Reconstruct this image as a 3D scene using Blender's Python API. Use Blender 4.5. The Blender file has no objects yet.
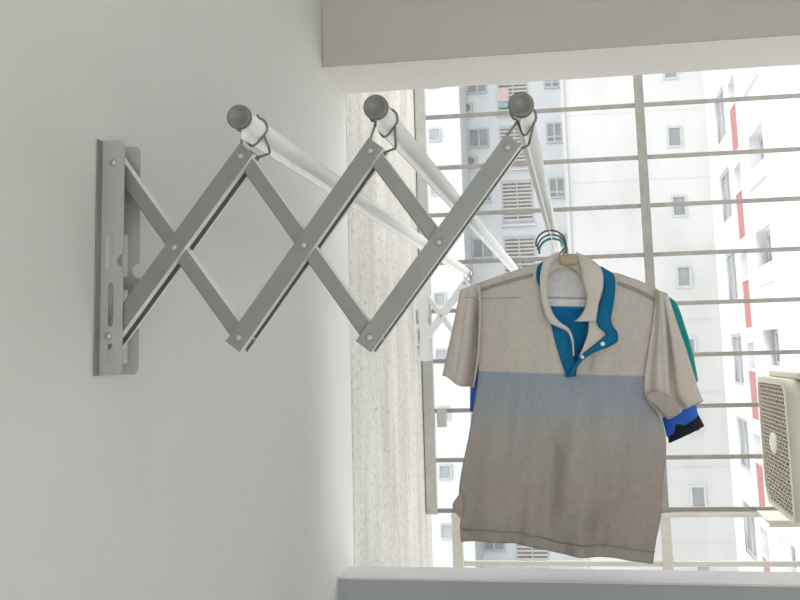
import bpy, bmesh, math, random
from mathutils import Vector, Matrix

random.seed(7)
scn = bpy.context.scene
COL = scn.collection

# ------------------------------------------------------------------ camera
FPX, PX, PY = 1134.4, 400.0, 176.25
YAW, PIT, ROL = .1578, .1592, -.0266
CAM = Vector((0.52, 0.0, 0.0))
cy_, sy_, cp_, sp_ = math.cos(YAW), math.sin(YAW), math.cos(PIT), math.sin(PIT)
FW = Vector((-sy_ * cp_, cy_ * cp_, sp_))
R0 = Vector((cy_, sy_, 0))
U0 = R0.cross(FW)
RT = R0 * math.cos(ROL) + U0 * math.sin(ROL)
UP = -R0 * math.sin(ROL) + U0 * math.cos(ROL)


def at(px, py, ax, v):
    """point of the world plane (axis ax = v) that the survey pixel looks at"""
    d = RT * ((px - PX) / FPX) + UP * (-(py - PY) / FPX) + FW
    return CAM + d * ((v - CAM[ax]) / d[ax])


cam_data = bpy.data.cameras.new('camera')
cam = bpy.data.objects.new('camera', cam_data)
COL.objects.link(cam)
m = Matrix.Identity(4)
for i in range(3):
    m[i][0], m[i][1], m[i][2], m[i][3] = RT[i], UP[i], -FW[i], CAM[i]
cam.matrix_world = m
cam_data.sensor_fit = 'HORIZONTAL'
cam_data.sensor_width = 36
cam_data.lens = 36 * FPX / 800
cam_data.shift_y = -(300 - PY) / 800
cam_data.clip_start = .05
cam_data.clip_end = 500
scn.camera = cam


# --------------------------------------------------------------- materials
def lin(c):
    return tuple(((v / 255) / 12.92 if v / 255 <= .04045 else ((v / 255 + .055) / 1.055) ** 2.4) for v in c) + (1,)


def mat(name, rgb, rough=.6, metal=0.0, noise=None, bump=None, trans=0, spec=.3, rgb2=None):
    M = bpy.data.materials.new(name)
    M.use_nodes = True
    nt = M.node_tree
    b = nt.nodes['Principled BSDF']
    b.inputs['Base Color'].default_value = lin(rgb)
    b.inputs['Roughness'].default_value = rough
    b.inputs['Metallic'].default_value = metal
    b.inputs['Specular IOR Level'].default_value = spec
    tc = nt.nodes.new('ShaderNodeTexCoord')
    if noise:
        sc, amt = noise[0], noise[1]
        n = nt.nodes.new('ShaderNodeTexNoise')
        n.inputs['Scale'].default_value = sc
        n.inputs['Detail'].default_value = 6
        src = tc.outputs['Object']
        if len(noise) > 2:
            mp = nt.nodes.new('ShaderNodeMapping')
            mp.inputs['Scale'].default_value = noise[2]
            nt.links.new(src, mp.inputs['Vector'])
            src = mp.outputs['Vector']
        nt.links.new(src, n.inputs['Vector'])
        r = nt.nodes.new('ShaderNodeValToRGB')
        c = lin(rgb)
        c2 = lin(rgb2) if rgb2 else tuple(max(0, v * (1 - amt)) for v in c[:3]) + (1,)
        r.color_ramp.elements[0].position = .35
        r.color_ramp.elements[1].position = .65
        r.color_ramp.elements[0].color = c2
        r.color_ramp.elements[1].color = c
        nt.links.new(n.outputs['Fac'], r.inputs['Fac'])
        nt.links.new(r.outputs['Color'], b.inputs['Base Color'])
    if bump:
        n2 = nt.nodes.new('ShaderNodeTexNoise')
        n2.inputs['Scale'].default_value = bump[0]
        n2.inputs['Detail'].default_value = 5
        nt.links.new(tc.outputs['Object'], n2.inputs['Vector'])
        bp = nt.nodes.new('ShaderNodeBump')
        bp.inputs['Strength'].default_value = bump[1]
        bp.inputs['Distance'].default_value = bump[2] if len(bump) > 2 else .002
        nt.links.new(n2.outputs['Fac'], bp.inputs['Height'])
        nt.links.new(bp.outputs['Normal'], b.inputs['Normal'])
    if trans:
        t = nt.nodes.new('ShaderNodeBsdfTranslucent')
        t.inputs['Color'].default_value = lin(rgb)
        mx = nt.nodes.new('ShaderNodeMixShader')
        mx.inputs['Fac'].default_value = trans
        nt.links.new(b.outputs[0], mx.inputs[1])
        nt.links.new(t.outputs[0], mx.inputs[2])
        nt.links.new(mx.outputs[0], nt.nodes['Material Output'].inputs['Surface'])
    return M


M = dict(
    wall=mat('painted_plaster', (222, 221, 216), .75, noise=(1.7, .06), bump=(28, .22, .004)),
    soffit=mat('lit_soffit_plaster', (230, 227, 222), .8, noise=(3, .04), bump=(40, .15, .003)),  # whiter than the beam front: bounced daylight put into the colour
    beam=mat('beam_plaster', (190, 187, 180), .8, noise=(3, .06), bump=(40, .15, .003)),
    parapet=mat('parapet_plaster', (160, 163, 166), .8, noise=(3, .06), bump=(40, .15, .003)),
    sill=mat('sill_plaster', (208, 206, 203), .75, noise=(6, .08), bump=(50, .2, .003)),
    floor=mat('grey_floor_tile', (150, 148, 144), .5, noise=(3, .08)),
    ceil=mat('ceiling_paint', (226, 226, 223), .8, noise=(2, .03)),
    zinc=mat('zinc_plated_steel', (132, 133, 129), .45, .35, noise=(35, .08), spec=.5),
    zinclight=mat('pale_zinc_steel', (172, 172, 168), .42, .35, noise=(35, .08), spec=.5),
    zincglint=mat('painted_edge_glint', (236, 236, 232), .4, .1, noise=(35, .04), spec=.5),  # window reflection on the arm lips and sides, painted as a bright colour
    zincdark=mat('dull_bolt_steel', (122, 123, 120), .4, .6, noise=(50, .1), spec=.5),
    alufar=mat('steel_with_light_and_haze', (232, 232, 230), .5, .1, noise=(14, .04), spec=.5),  # pale colour paints haze on the far rack, daylight on bracket webs
    alu=mat('aluminium_tube', (244, 244, 241), .3, .08, noise=(14, .06, (1, .1, 1)), spec=.5),
    cap=mat('grey_plastic_cap', (112, 111, 106), .45, 0, noise=(40, .1), spec=.5),
    wire=mat('clip_wire_steel', (120, 119, 113), .35, .6, noise=(40, .1), spec=.5),
    hook=mat('dark_hook_wire', (84, 82, 80), .35, .6, noise=(40, .1), spec=.5),
    teal_plastic=mat('teal_plastic_hanger', (60, 160, 175), .4, 0, noise=(20, .05), spec=.5),
    wood=mat('beige_hanger_plastic', (176, 160, 138), .5, 0, noise=(20, .12)),
    galv=mat('galvanised_grille_steel', (158, 155, 147), .5, .2, noise=(30, .16), spec=.4),
    galvhaze=mat('galvanised_steel_with_haze', (196, 194, 187), .5, .15, noise=(30, .12), spec=.4),  # paler copy of the grille steel, outdoor haze put into the colour
    cream=mat('cream_painted_steel', (214, 209, 196), .55, 0, noise=(15, .08)),
    ac=mat('aged_beige_plastic', (212, 205, 190), .5, 0, noise=(8, .06), spec=.4),
    acmesh=mat('beige_fan_guard', (202, 190, 170), .5, 0, noise=(8, .05), spec=.4),
    acdark=mat('fan_cavity_shade', (56, 49, 42), .8, 0, noise=(8, .1)),
    badge=mat('pale_badge', (226, 221, 208), .4, 0, noise=(8, .02)),
    bld=mat('white_render', (222, 222, 220), .85, 0, noise=(.5, .05)),
    bldcool=mat('cool_white_render', (208, 210, 210), .85, 0, noise=(.5, .07)),
    bldgrey=mat('weathered_render', (203, 203, 200), .85, 0, noise=(.28, .2, (1, 1, .5))),
    red=mat('red_spandrel', (180, 124, 121), .7, 0, noise=(1, .08)),
    wframe=mat('window_frame_paint', (186, 186, 184), .6, 0, noise=(2, .05)),
    pane=mat('window_pane', (146, 151, 153), .25, 0, noise=(1.2, .2), spec=.5),
    pane2=mat('pale_window_pane', (164, 168, 170), .3, 0, noise=(1.2, .2), spec=.5),
    louver=mat('louvre_metal', (196, 194, 188), .6, 0, noise=(2, .05)),
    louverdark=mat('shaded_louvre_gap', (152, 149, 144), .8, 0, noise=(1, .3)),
    ground=mat('street_ground', (190, 188, 182), .9, 0, noise=(.1, .1)),
    teal=mat('teal_cotton', (20, 138, 132), .85, 0, noise=(60, .1), bump=(500, .2, .001)),
    blue=mat('royal_blue_cotton', (52, 104, 196), .85, 0, noise=(60, .12), bump=(500, .2, .001)),
    black=mat('black_cotton', (36, 37, 42), .9, 0, noise=(60, .12)),
    polblue=mat('petrol_blue_placket', (14, 112, 156), .85, 0, noise=(90, .12), bump=(600, .2, .001), trans=.12),
    polbeige=mat('beige_pique', (206, 199, 189), .9, 0, noise=(120, .06), bump=(700, .25, .001)),
    stripe=mat('grey_stripe_tape', (150, 146, 140), .9, 0, noise=(120, .08)),
    seam=mat('seam_and_underside_shade', (176, 167, 158), .9, 0, noise=(120, .08)),
    hemthread=mat('dark_hem_thread', (140, 133, 126), .9, 0, noise=(120, .08)),
    button=mat('pale_blue_button', (190, 222, 230), .3, 0, noise=(100, .03), spec=.5),
    pink=mat('pink_laundry', (208, 186, 185), .9, 0, noise=(3, .1)),
    cyan=mat('turquoise_laundry', (150, 182, 186), .9, 0, noise=(3, .1)),
)


def rough_wall_material():
    M_ = bpy.data.materials.new('stained_rough_render')
    M_.use_nodes = True
    nt = M_.node_tree
    b = nt.nodes['Principled BSDF']
    b.inputs['Roughness'].default_value = .9
    b.inputs['Specular IOR Level'].default_value = .1
    tc = nt.nodes.new('ShaderNodeTexCoord')

    def noise(scale, vec=None, det=8):
        n = nt.nodes.new('ShaderNodeTexNoise')
        n.inputs['Scale'].default_value = scale
        n.inputs['Detail'].default_value = det
        n.inputs['Roughness'].default_value = .65
        if vec:
            mp = nt.nodes.new('ShaderNodeMapping')
            mp.inputs['Scale'].default_value = vec
            nt.links.new(tc.outputs['Object'], mp.inputs['Vector'])
            nt.links.new(mp.outputs['Vector'], n.inputs['Vector'])
        else:
            nt.links.new(tc.outputs['Object'], n.inputs['Vector'])
        return n.outputs['Fac']

    def ramp(fac, p0, p1, c0, c1):
        r = nt.nodes.new('ShaderNodeValToRGB')
        r.color_ramp.elements[0].position = p0
        r.color_ramp.elements[1].position = p1
        r.color_ramp.elements[0].color = lin(c0)
        r.color_ramp.elements[1].color = lin(c1)
        nt.links.new(fac, r.inputs['Fac'])
        return r.outputs['Color']

    def mul(a, c, f=1):
        mx = nt.nodes.new('ShaderNodeMix')
        mx.data_type = 'RGBA'
        mx.blend_type = 'MULTIPLY'
        mx.inputs['Factor'].default_value = f
        nt.links.new(a, mx.inputs[6])
        nt.links.new(c, mx.inputs[7])
        return mx.outputs[2]
    streak = ramp(noise(5, (1, 1.6, .35)), .36, .62, (232, 228, 220), (255, 255, 255))
    speck = ramp(noise(70), .36, .47, (216, 211, 202), (255, 255, 255))
    rust = ramp(noise(26, (1, 1, .8)), .27, .36, (214, 200, 182), (255, 255, 255))
    base = nt.nodes.new('ShaderNodeRGB')
    base.outputs[0].default_value = lin((212, 210, 204))
    c = mul(base.outputs[0], streak)
    c = mul(c, speck)
    c = mul(c, rust)
    nt.links.new(c, b.inputs['Base Color'])
    bp = nt.nodes.new('ShaderNodeBump')
    bp.inputs['Strength'].default_value = .5
    bp.inputs['Distance'].default_value = .006
    nt.links.new(noise(45), bp.inputs['Height'])
    nt.links.new(bp.outputs['Normal'], b.inputs['Normal'])
    return M_


M['rough'] = rough_wall_material()


# ------------------------------------------------------------ mesh helpers
def children_of(o):
    return [c for c in bpy.data.objects if c.parent == o]


def tag(o, label=None, cat=None, group=None, kind=None):
    if label:
        o['label'] = label
    if cat:
        o['category'] = cat
    if group:
        o['group'] = group
    if kind:
        o['kind'] = kind
    return o


def obj(name, bm, material, parent=None, smooth=False, loc=None):
    me = bpy.data.meshes.new(name)
    bmesh.ops.recalc_face_normals(bm, faces=bm.faces[:])
    bm.to_mesh(me)
    bm.free()
    me.materials.append(material)
    if smooth:
        for p in me.polygons:
            p.use_smooth = True
    o = bpy.data.objects.new(name, me)
    COL.objects.link(o)
    if parent:
        o.parent = parent
    if loc is not None:
        o.location = loc
    return o


def thing(name, label, cat, loc=(0, 0, 0), group=None):
    o = bpy.data.objects.new(name, None)
    o.empty_display_size = .05
    COL.objects.link(o)
    o.location = loc
    return tag(o, label, cat, group)


def local(o, root):
    """keep a part built in world coordinates where it is under a placed root"""
    o.parent = root
    o.matrix_parent_inverse = Matrix.Translation(-Vector(root.location))
    return o


def box(bm, lo, hi, bevel=0):
    lo, hi = Vector(lo), Vector(hi)
    lo, hi = Vector((min(lo[i], hi[i]) for i in range(3))), Vector((max(lo[i], hi[i]) for i in range(3)))
    r = bmesh.ops.create_cube(bm, size=1, matrix=Matrix.Translation((lo + hi) / 2) @ Matrix.Diagonal((*(hi - lo), 1)))
    if bevel:
        vs = set(r['verts'])
        es = [e for e in bm.edges if e.verts[0] in vs and e.verts[1] in vs]
        bmesh.ops.bevel(bm, geom=es, offset=bevel, segments=2, affect='EDGES', profile=.5)
    return bm


def bxo(name, lo, hi, material, parent=None, bevel=0):
    return obj(name, box(bmesh.new(), lo, hi, bevel), material, parent)


def tube(bm, pts, rad, seg=10, cap=True):
    pts = [Vector(p) for p in pts]
    rings = []
    n = None
    for i, p in enumerate(pts):
        t = (pts[min(i + 1, len(pts) - 1)] - pts[max(i - 1, 0)]).normalized()
        if n is None:
            n = t.orthogonal().normalized()
        n = (n - t * n.dot(t)).normalized()
        b = t.cross(n)
        r = rad[i] if isinstance(rad, (list, tuple)) else rad
        rings.append([bm.verts.new(p + n * (r * math.cos(2 * math.pi * k / seg)) + b * (r * math.sin(2 * math.pi * k / seg))) for k in range(seg)])
    for a, c in zip(rings, rings[1:]):
        for k in range(seg):
            bm.faces.new((a[k], a[(k + 1) % seg], c[(k + 1) % seg], c[k]))
    if cap:
        bm.faces.new(rings[0][::-1])
        bm.faces.new(rings[-1])
    return bm


def spline(pts, n=8):
    """Catmull-Rom through the points"""
    P = [Vector(p) for p in pts]
    P = [P[0] * 2 - P[1]] + P + [P[-1] * 2 - P[-2]]
    out = []
    for i in range(1, len(P) - 2):
        for k in range(n):
            t = k / n
            a, b, c, d = P[i - 1], P[i], P[i + 1], P[i + 2]
            out.append(.5 * ((2 * b) + (c - a) * t + (2 * a - 5 * b + 4 * c - d) * t * t + (3 * b - a - 3 * c + d) * t ** 3))
    out.append(P[-2])
    return out


def plate(outline, holes, th, xf):
    """flat sheet with holes: 2-D filled curve, extruded by th along local +z, placed by matrix xf"""
    cu = bpy.data.curves.new('tmp', 'CURVE')
    cu.dimensions = '2D'
    cu.fill_mode = 'BOTH'
    cu.extrude = th / 2
    for loop in [outline] + list(holes):
        s = cu.splines.new('POLY')
        s.points.add(len(loop) - 1)
        for k, (a, b) in enumerate(loop):
            s.points[k].co = (a, b, 0, 1)
        s.use_cyclic_u = True
    o = bpy.data.objects.new('tmp', cu)
    COL.objects.link(o)
    dg = bpy.context.evaluated_depsgraph_get()
    me = bpy.data.meshes.new_from_object(o.evaluated_get(dg))
    bm = bmesh.new()
    bm.from_mesh(me)
    bmesh.ops.remove_doubles(bm, verts=bm.verts[:], dist=1e-6)
    bmesh.ops.transform(bm, matrix=xf, verts=bm.verts[:])
    bpy.data.objects.remove(o)
    bpy.data.curves.remove(cu)
    bpy.data.meshes.remove(me)
    return bm


XZ = Matrix(((1, 0, 0, 0), (0, 0, -1, 0), (0, 1, 0, 0), (0, 0, 0, 1)))       # local (x,y) -> world (x,z)
YZ = Matrix(((0, 0, 1, 0), (1, 0, 0, 0), (0, 1, 0, 0), (0, 0, 0, 1)))        # local (x,y) -> world (y,z)


def rect(a, b, c, d):
    return [(a, b), (c, b), (c, d), (a, d)]


def rrect(a, b, c, d, r, corners=(1, 1, 1, 1), n=5):
    out = []
    for k, (cx, cy, a0) in enumerate(((a, b, 180), (c, b, 270), (c, d, 0), (a, d, 90))):
        if not corners[k]:
            out.append((cx, cy))
            continue
        ox = cx + (r if k in (0, 3) else -r)
        oy = cy + (r if k in (0, 1) else -r)
        for i in range(n + 1):
            t = math.radians(a0 + 90 * i / n)
            out.append((ox + r * math.cos(t), oy + r * math.sin(t)))
    return out


# ----------------------------------------------------------------- setting
FL, CE, RW, BK = -1.55, 1.15, 2.7, -1.7
YF, YB = 2.29, 2.50           # inner and outer face of the facade
ZB = .6065                    # underside of the beam
ZS = -.432                    # top of the parapet
tag(bxo('wall_left', (-.2, BK, FL), (0, YB, CE), M['wall']), kind='structure')
tag(bxo('wall_outside', (-.2, YB, FL - 3), (.001, 3.72, CE + .3), M['rough']), kind='structure')
tag(bxo('floor', (-.2, BK, FL - .15), (RW + .2, YB, FL), M['floor']), kind='structure')
tag(bxo('ceiling', (-.2, BK, CE), (RW + .2, YB, CE + .15), M['ceil']), kind='structure')
tag(bxo('wall_right', (RW, BK, FL), (RW + .2, YB, CE), M['wall']), kind='structure')
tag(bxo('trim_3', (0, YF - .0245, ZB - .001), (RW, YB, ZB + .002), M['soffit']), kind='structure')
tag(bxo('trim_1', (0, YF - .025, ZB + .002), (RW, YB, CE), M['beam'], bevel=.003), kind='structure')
def skew_slab(name, z0, z1, d, material):
    """slab that follows the slightly skewed line of the parapet"""
    f0, f1 = 2.335 + d, 2.335 + d - .068 * RW
    b0, b1 = 2.458, 2.458 - .06 * RW
    bm = bmesh.new()
    lo = [bm.verts.new((x, y, z0)) for x, y in ((0, f0), (RW, f1), (RW, b1), (0, b0))]
    hi = [bm.verts.new((x, y, z1)) for x, y in ((0, f0), (RW, f1), (RW, b1), (0, b0))]
    bm.faces.new(lo[::-1])
    bm.faces.new(hi)
    for k in range(4):
        bm.faces.new((lo[k], lo[(k + 1) % 4], hi[(k + 1) % 4], hi[k]))
    return tag(obj(name, bm, material), kind='structure')


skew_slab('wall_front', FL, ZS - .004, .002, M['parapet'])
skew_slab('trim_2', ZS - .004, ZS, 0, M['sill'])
# back wall of the balcony with a wide doorway open to the added fill lamp
tag(obj('wall_back', plate(rect(-.2, FL, RW + .2, CE), [rect(.25, FL + .02, 2.45, CE - .25)], .15,
                           Matrix.Translation((0, BK - .08, 0)) @ XZ), M['wall']), kind='structure')
tag(bxo('ground', (-160, 3.7, -42), (160, 230, -41.5), M['ground']), kind='structure')

# ------------------------------------------------------- clothes drying rack
YN = 1.1684
rack = thing('drying_rack', 'silver scissor-arm folding clothes rack with three long tubes, bolted to the left wall', 'drying rack', (0, YN, -.01))
TOP = [(.0137, .2215), (.1590, .2216), (.3022, .2195), (.4483, .2150)]
BOT = [(.0107, .0319), (.1560, .0262), (.2970, .0222)]


def slot(x0, z0, x1, z1):
    return rrect(x0, z0, x1, z1, (x1 - x0) * .48, n=4)


def bracket(y, wide, mz):
    root = bpy.data.objects.new('wall_bracket', None)
    COL.objects.link(root)
    local(root, rack)
    W = wide
    z0, z1 = -.0098, .2465
    # front flange with a half-round notch in its free edge
    def outline(w, nz, nr):
        o = rrect(0, z0, w, z1, .007, (0, 1, 1, 0))
        # notch inserted on the right-hand edge between the lower-right and upper-right arcs
        k = 1 + 6
        notch = []
        for i in range(9):
            t = math.radians(270 - 180 * i / 8)
            notch.append((w + nr * math.cos(t), nz + nr * math.sin(t)))
        return o[:k] + notch + o[k:]
    h1 = [slot(.0060, .103, .0145, .146), slot(.0105, .042, .0165, .089), slot(.0105, .000, .0165, .024)]
    f1 = obj('flange', plate(outline(W, .113, .0075), h1, .0016, Matrix.Translation((0, y, 0)) @ XZ), mz, rack)
    h2 = [slot(.009, .098, .0155, .146), slot(.0105, .050, .0165, .084), slot(.0105, .002, .0165, .028)]
    f2 = obj('flange', plate(outline(W + .0018, .105, .0085), h2, .0016, Matrix.Translation((0, y + .0405, 0)) @ XZ), mz, rack)
    web = obj('wall_web', box(bmesh.new(), (.0004, y, z0), (.0018, y + .0405, z1)), M['alufar'], rack)  # daylight on the web is painted by the pale steel
    bend = obj('wall_ear', box(bmesh.new(), (.0006, y - .0140, z0), (.0018, y - .0006, z1), .0004), M['zinc'] if y < 2 else mz, rack)
    for p in (f1, f2, web, bend):
        p.parent = root
        p.matrix_parent_inverse = Matrix.Identity(4)
        p.location = (0, 0, 0)
    root.matrix_parent_inverse = Matrix.Identity(4)
    root.location = (0, -rack.location.y, -rack.location.z)
    return root


def rivet(x, z, y, r=.0042):
    bm = bmesh.new()
    prof = [(0, -.0030), (.55, -.0027), (.9, -.0017), (1, 0), (1, .002)]
    rings = []
    for q, h in prof:
        if q == 0:
            rings.append([bm.verts.new((x, y + h, z))])
        else:
            rings.append([bm.verts.new((x + q * r * math.cos(k * math.pi / 6), y + h, z + q * r * math.sin(k * math.pi / 6))) for k in range(12)])
    for k in range(12):
        bm.faces.new((rings[0][0], rings[1][k], rings[1][(k + 1) % 12]))
    for a, c in zip(rings[1:], rings[2:]):
        for k in range(12):
            bm.faces.new((a[k], a[(k + 1) % 12], c[(k + 1) % 12], c[k]))
    o = obj('rivet', bm, M['zinclight'], smooth=True)
    return o


def arm_frame(a, b, ext0, ext1):
    a, b = Vector((a[0], 0, a[1])), Vector((b[0], 0, b[1]))
    d = (b - a).normalized()
    return a - d * ext0, b + d * ext1, d


def channel_arm(a, b, y, mz):
    """lipped C-channel, open towards the lower right"""
    p, q, d = arm_frame(a, b, .0115, .0105)
    nrm = Vector((d.z, 0, -d.x))                # points to lower right
    w, dep, lip, lb, t = .0098, .0335, .0125, .0060, .0012
    prof = [(w, lip), (w, 0), (-w, 0), (-w, dep), (w, dep), (w, dep - lb)]
    inner = [(w - t, lip), (w - t, t), (-w + t, t), (-w + t, dep - t), (w - t, dep - t), (w - t, dep - lb)]
    loop = prof + inner[::-1]
    bm = bmesh.new()
    rings = [[bm.verts.new(Vector((e.x, y, e.z)) + nrm * s + Vector((0, h, 0))) for s, h in loop] for e in (p, q)]
    n = len(loop)
    for k in range(n):
        bm.faces.new((rings[0][k], rings[0][(k + 1) % n], rings[1][(k + 1) % n], rings[1][k]))
    for R in rings:
        for k in range(5):
            bm.faces.new((R[k], R[k + 1], R[n - 2 - k], R[n - 1 - k]))
    bm.normal_update()
    o = obj('scissor_arm', bm, mz)
    o.data.materials.append(M['zincglint'])
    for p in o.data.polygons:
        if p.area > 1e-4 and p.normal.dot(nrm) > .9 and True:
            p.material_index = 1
    return o


def box_arm(a, b, y, mz, e0=.008, e1=.008):
    p, q, d = arm_frame(a, b, e0, e1)
    nrm = Vector((d.z, 0, -d.x))
    w, t = .0084, .0009
    bm = bmesh.new()
    loop = rrect(-w, .0075, w, .026, .0016, n=2)
    rings = [[bm.verts.new(Vector((e.x, y, e.z)) + nrm * s + Vector((0, h, 0))) for s, h in loop] for e in (p, q)]
    n = len(loop)
    for k in range(n):
        bm.faces.new((rings[0][k], rings[0][(k + 1) % n], rings[1][(k + 1) % n], rings[1][k]))
    bm.faces.new(rings[0][::-1])
    bm.faces.new(rings[1])
    bm.normal_update()
    o = obj('scissor_arm', bm, mz)
    o.data.materials.append(M['zincglint'])
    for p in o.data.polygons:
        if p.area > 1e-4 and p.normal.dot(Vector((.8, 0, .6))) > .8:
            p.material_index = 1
    return o


def cross(a, b, c, d):
    x1, z1, x2, z2 = *a, *b
    x3, z3, x4, z4 = *c, *d
    den = (x1 - x2) * (z3 - z4) - (z1 - z2) * (x3 - x4)
    t = ((x1 - x3) * (z3 - z4) - (z1 - z3) * (x3 - x4)) / den
    return (x1 + t * (x2 - x1), z1 + t * (z2 - z1))


def scissors(y, mz):
    ya = y + .0028
    for k in range(3):
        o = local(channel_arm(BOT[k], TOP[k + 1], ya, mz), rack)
        if k < 2:
            c = cross(BOT[k], TOP[k + 1], TOP[k], BOT[k + 1])
            e = BOT[k + 1]
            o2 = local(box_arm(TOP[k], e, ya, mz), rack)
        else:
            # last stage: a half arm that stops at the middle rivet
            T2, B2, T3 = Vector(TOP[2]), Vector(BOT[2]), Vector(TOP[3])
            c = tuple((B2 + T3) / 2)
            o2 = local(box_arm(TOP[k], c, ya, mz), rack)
        for (px_, pz_) in ([BOT[k], c, TOP[k + 1]] if k else [c, TOP[1]]):
            r = rivet(px_, pz_, ya)
            r.parent = o
    return ya


def put_bolts(br, y):
    for (x, z) in (TOP[0], BOT[0]):
        r = rivet(x + .001, z, y - .001, .0045)
        r.name = 'bolt'
        r.parent = br


YFAR = 3.465
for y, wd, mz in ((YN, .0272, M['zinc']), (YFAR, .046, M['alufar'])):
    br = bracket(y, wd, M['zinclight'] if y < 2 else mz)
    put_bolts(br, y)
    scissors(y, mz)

TUBES = [(.1645, .2600), (.3135, .2615), (.4655, .2545)]
SKEW = [0, 0, -.0045]          # the outer tube is not quite parallel (metres per metre)
TR = .0108


def clip(x, z, y, tp):
    """spring-wire cradle from the scissor pivot up around the tube"""
    bm = bmesh.new()
    q = tp
    DR = .044 if y < 2 else .02
    R = TR + .0018
    def c(a, r=R):
        return (x + r * math.cos(math.radians(a)), z + r * math.sin(math.radians(a)))
    # right-hand wire, hooked over the tube
    pts = [(q[0] + .007, y + .020, q[1] - .001), (q[0] + .018, y + DR * .8, q[1] + .006), (q[0] + .021, y + DR, q[1] + .011)]
    for a in (-42, -20, 5, 30, 55, 75):
        X, Z = c(a)
        pts.append((X, y + DR, Z))
    X, Z = c(85, R + .0035)
    pts.append((X, y + DR, Z))
    tube(bm, spline(pts, 4), .00135, 6)
    # left-hand wire
    pts = [(q[0] + .003, y + .016, q[1] + .002), (q[0] - .001, y + .010, q[1] + .012)]
    for a in (-118, -140, -165, 170):
        X, Z = c(a)
        pts.append((X, y + .008, Z))
    tube(bm, spline(pts, 4), .00135, 6)
    # cross wire under the tube joining both sides
    pts = [(*(lambda v: (v[0], y + .008, v[1]))(c(-118)),), (x, y + DR * .6, z - R - .0105), (*(lambda v: (v[0], y + DR, v[1]))(c(-42)),)]
    tube(bm, spline(pts, 5), .00135, 6)
    return obj('spring_clip', bm, M['wire'], smooth=True)


for k, (x, z) in enumerate(TUBES):
    y0, y1 = 1.148, 3.575
    sk = SKEW[k]
    bm = bmesh.new()
    tube(bm, [(x, y0 + .004, z), (x + sk * (y1 - y0) / 2, (y0 + y1) / 2, z), (x + sk * (y1 - y0), y1, z)], TR, 24)
    o = local(obj('drying_tube', bm, M['alu'], smooth=False), rack)
    for p in o.data.polygons:
        p.use_smooth = len(p.vertices) == 4
    # drilled rail under the tube
    holes = []
    yy = y0 + .10
    while yy < y1 - .05:
        holes.append([(yy + .0022 * math.cos(i * math.pi / 4), z - TR - .0062 + .0022 * math.sin(i * math.pi / 4)) for i in range(8)])
        yy += .06
    rail = obj('rail', plate(rect(y0 + .012, z - TR - .0105, y1 - .01, z - TR + .002), holes, .0016,
                             Matrix.Translation((x - .001, 0, 0)) @ YZ), M['alu'])
    for vt in rail.data.vertices:
        vt.co.x += sk * (vt.co.y - y0)
    rail.parent = o
    for ye, sgn in ((y0, -1), (y1, 1)):
        bm = bmesh.new()
        xe = x + sk * (ye - y0)
        prof = [(TR + .0008, -.0065), (TR + .0024, -.005), (TR + .0027, -.001), (TR + .0024, .0016), (TR + .0012, .0026), (TR - .0012, .0026), (TR - .0022, .0012)]
        rings_ = [[bm.verts.new((xe + r_ * math.cos(q_ * math.pi / 14), ye + sgn * h_, z + r_ * math.sin(q_ * math.pi / 14))) for q_ in range(28)] for r_, h_ in prof]
        for ra, rb in zip(rings_, rings_[1:]):
            for q_ in range(28):
                bm.faces.new((ra[q_], ra[(q_ + 1) % 28], rb[(q_ + 1) % 28], rb[q_]))
        ctr = bm.verts.new((xe, ye + sgn * .0002, z))
        for q_ in range(28):
            bm.faces.new((rings_[-1][q_], rings_[-1][(q_ + 1) % 28], ctr))
        c_ = obj('end_cap', bm, M['cap'], smooth=True)
        c_.parent = o
    for y in (YN, YFAR):
        c_ = clip(x + sk * (y - y0), z, y, TOP[k + 1])
        c_.parent = o

# ------------------------------------------------------------ window grille
GY = 3.6
grille = thing('security_grille', 'galvanised steel bar grille across the balcony opening, thin crossbars on upright posts', 'window grille', (.02, GY, -.63))
GX1 = 2.6
ROWS = [1.08, .927, .7738, .6055, .4520, .2980, .1450, -.0118, -.1652, -.3160, -.4680]
for z in ROWS:
    local(bxo('crossbar', (.03, GY - .006, z - .0065), (GX1, GY + .006, z + .0065), M['galv'], bevel=.001), grille)
local(bxo('post', (.004, GY - .012, -.478), (.038, GY + .012, 1.25), M['galvhaze'], bevel=.002), grille)
for x in (.722, 1.43, 2.12):
    local(bxo('post', (x - .0145, GY - .018, -.47), (x + .0145, GY - .0055, 1.25), M['galv'], bevel=.002), grille)
local(bxo('lug', (.045, GY - .010, -.215), (.075, GY + .004, -.158), M['galvhaze'], bevel=.001), grille)
# cream lower frame
tag(local(bxo('lower_rail', (.08, GY - .02, -.490), (GX1, GY + .02, -.4765), M['cream'], bevel=.002), grille), 'cream painted flat rail')
tag(local(bxo('lower_rail', (.08, GY - .008, -.632), (GX1, GY + .008, -.617), M['cream'], bevel=.002), grille), 'cream painted bottom rail')
for x in (.098, .724, 1.43, 2.12):
    tag(local(bxo('lower_post', (x - .016, GY - .016, -.95), (x + .016, GY + .016, -.489), M['cream'], bevel=.002), grille), 'cream painted post')

# ---------------------------------------------------------- air conditioner
AX, AY0, AY1, AZ0, AZ1 = .972, 2.815, 3.26, -.402, -.0735
ac = thing('air_conditioner', 'aged beige outdoor air conditioner unit with a round-cornered fan guard, at the right edge', 'air conditioner', (AX + .14, 2.98, AZ0))
AXE = AX + .30
RAD = (.022, .070, .030, .040)          # near-bottom, far-bottom, far-top, near-top corner radii


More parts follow.
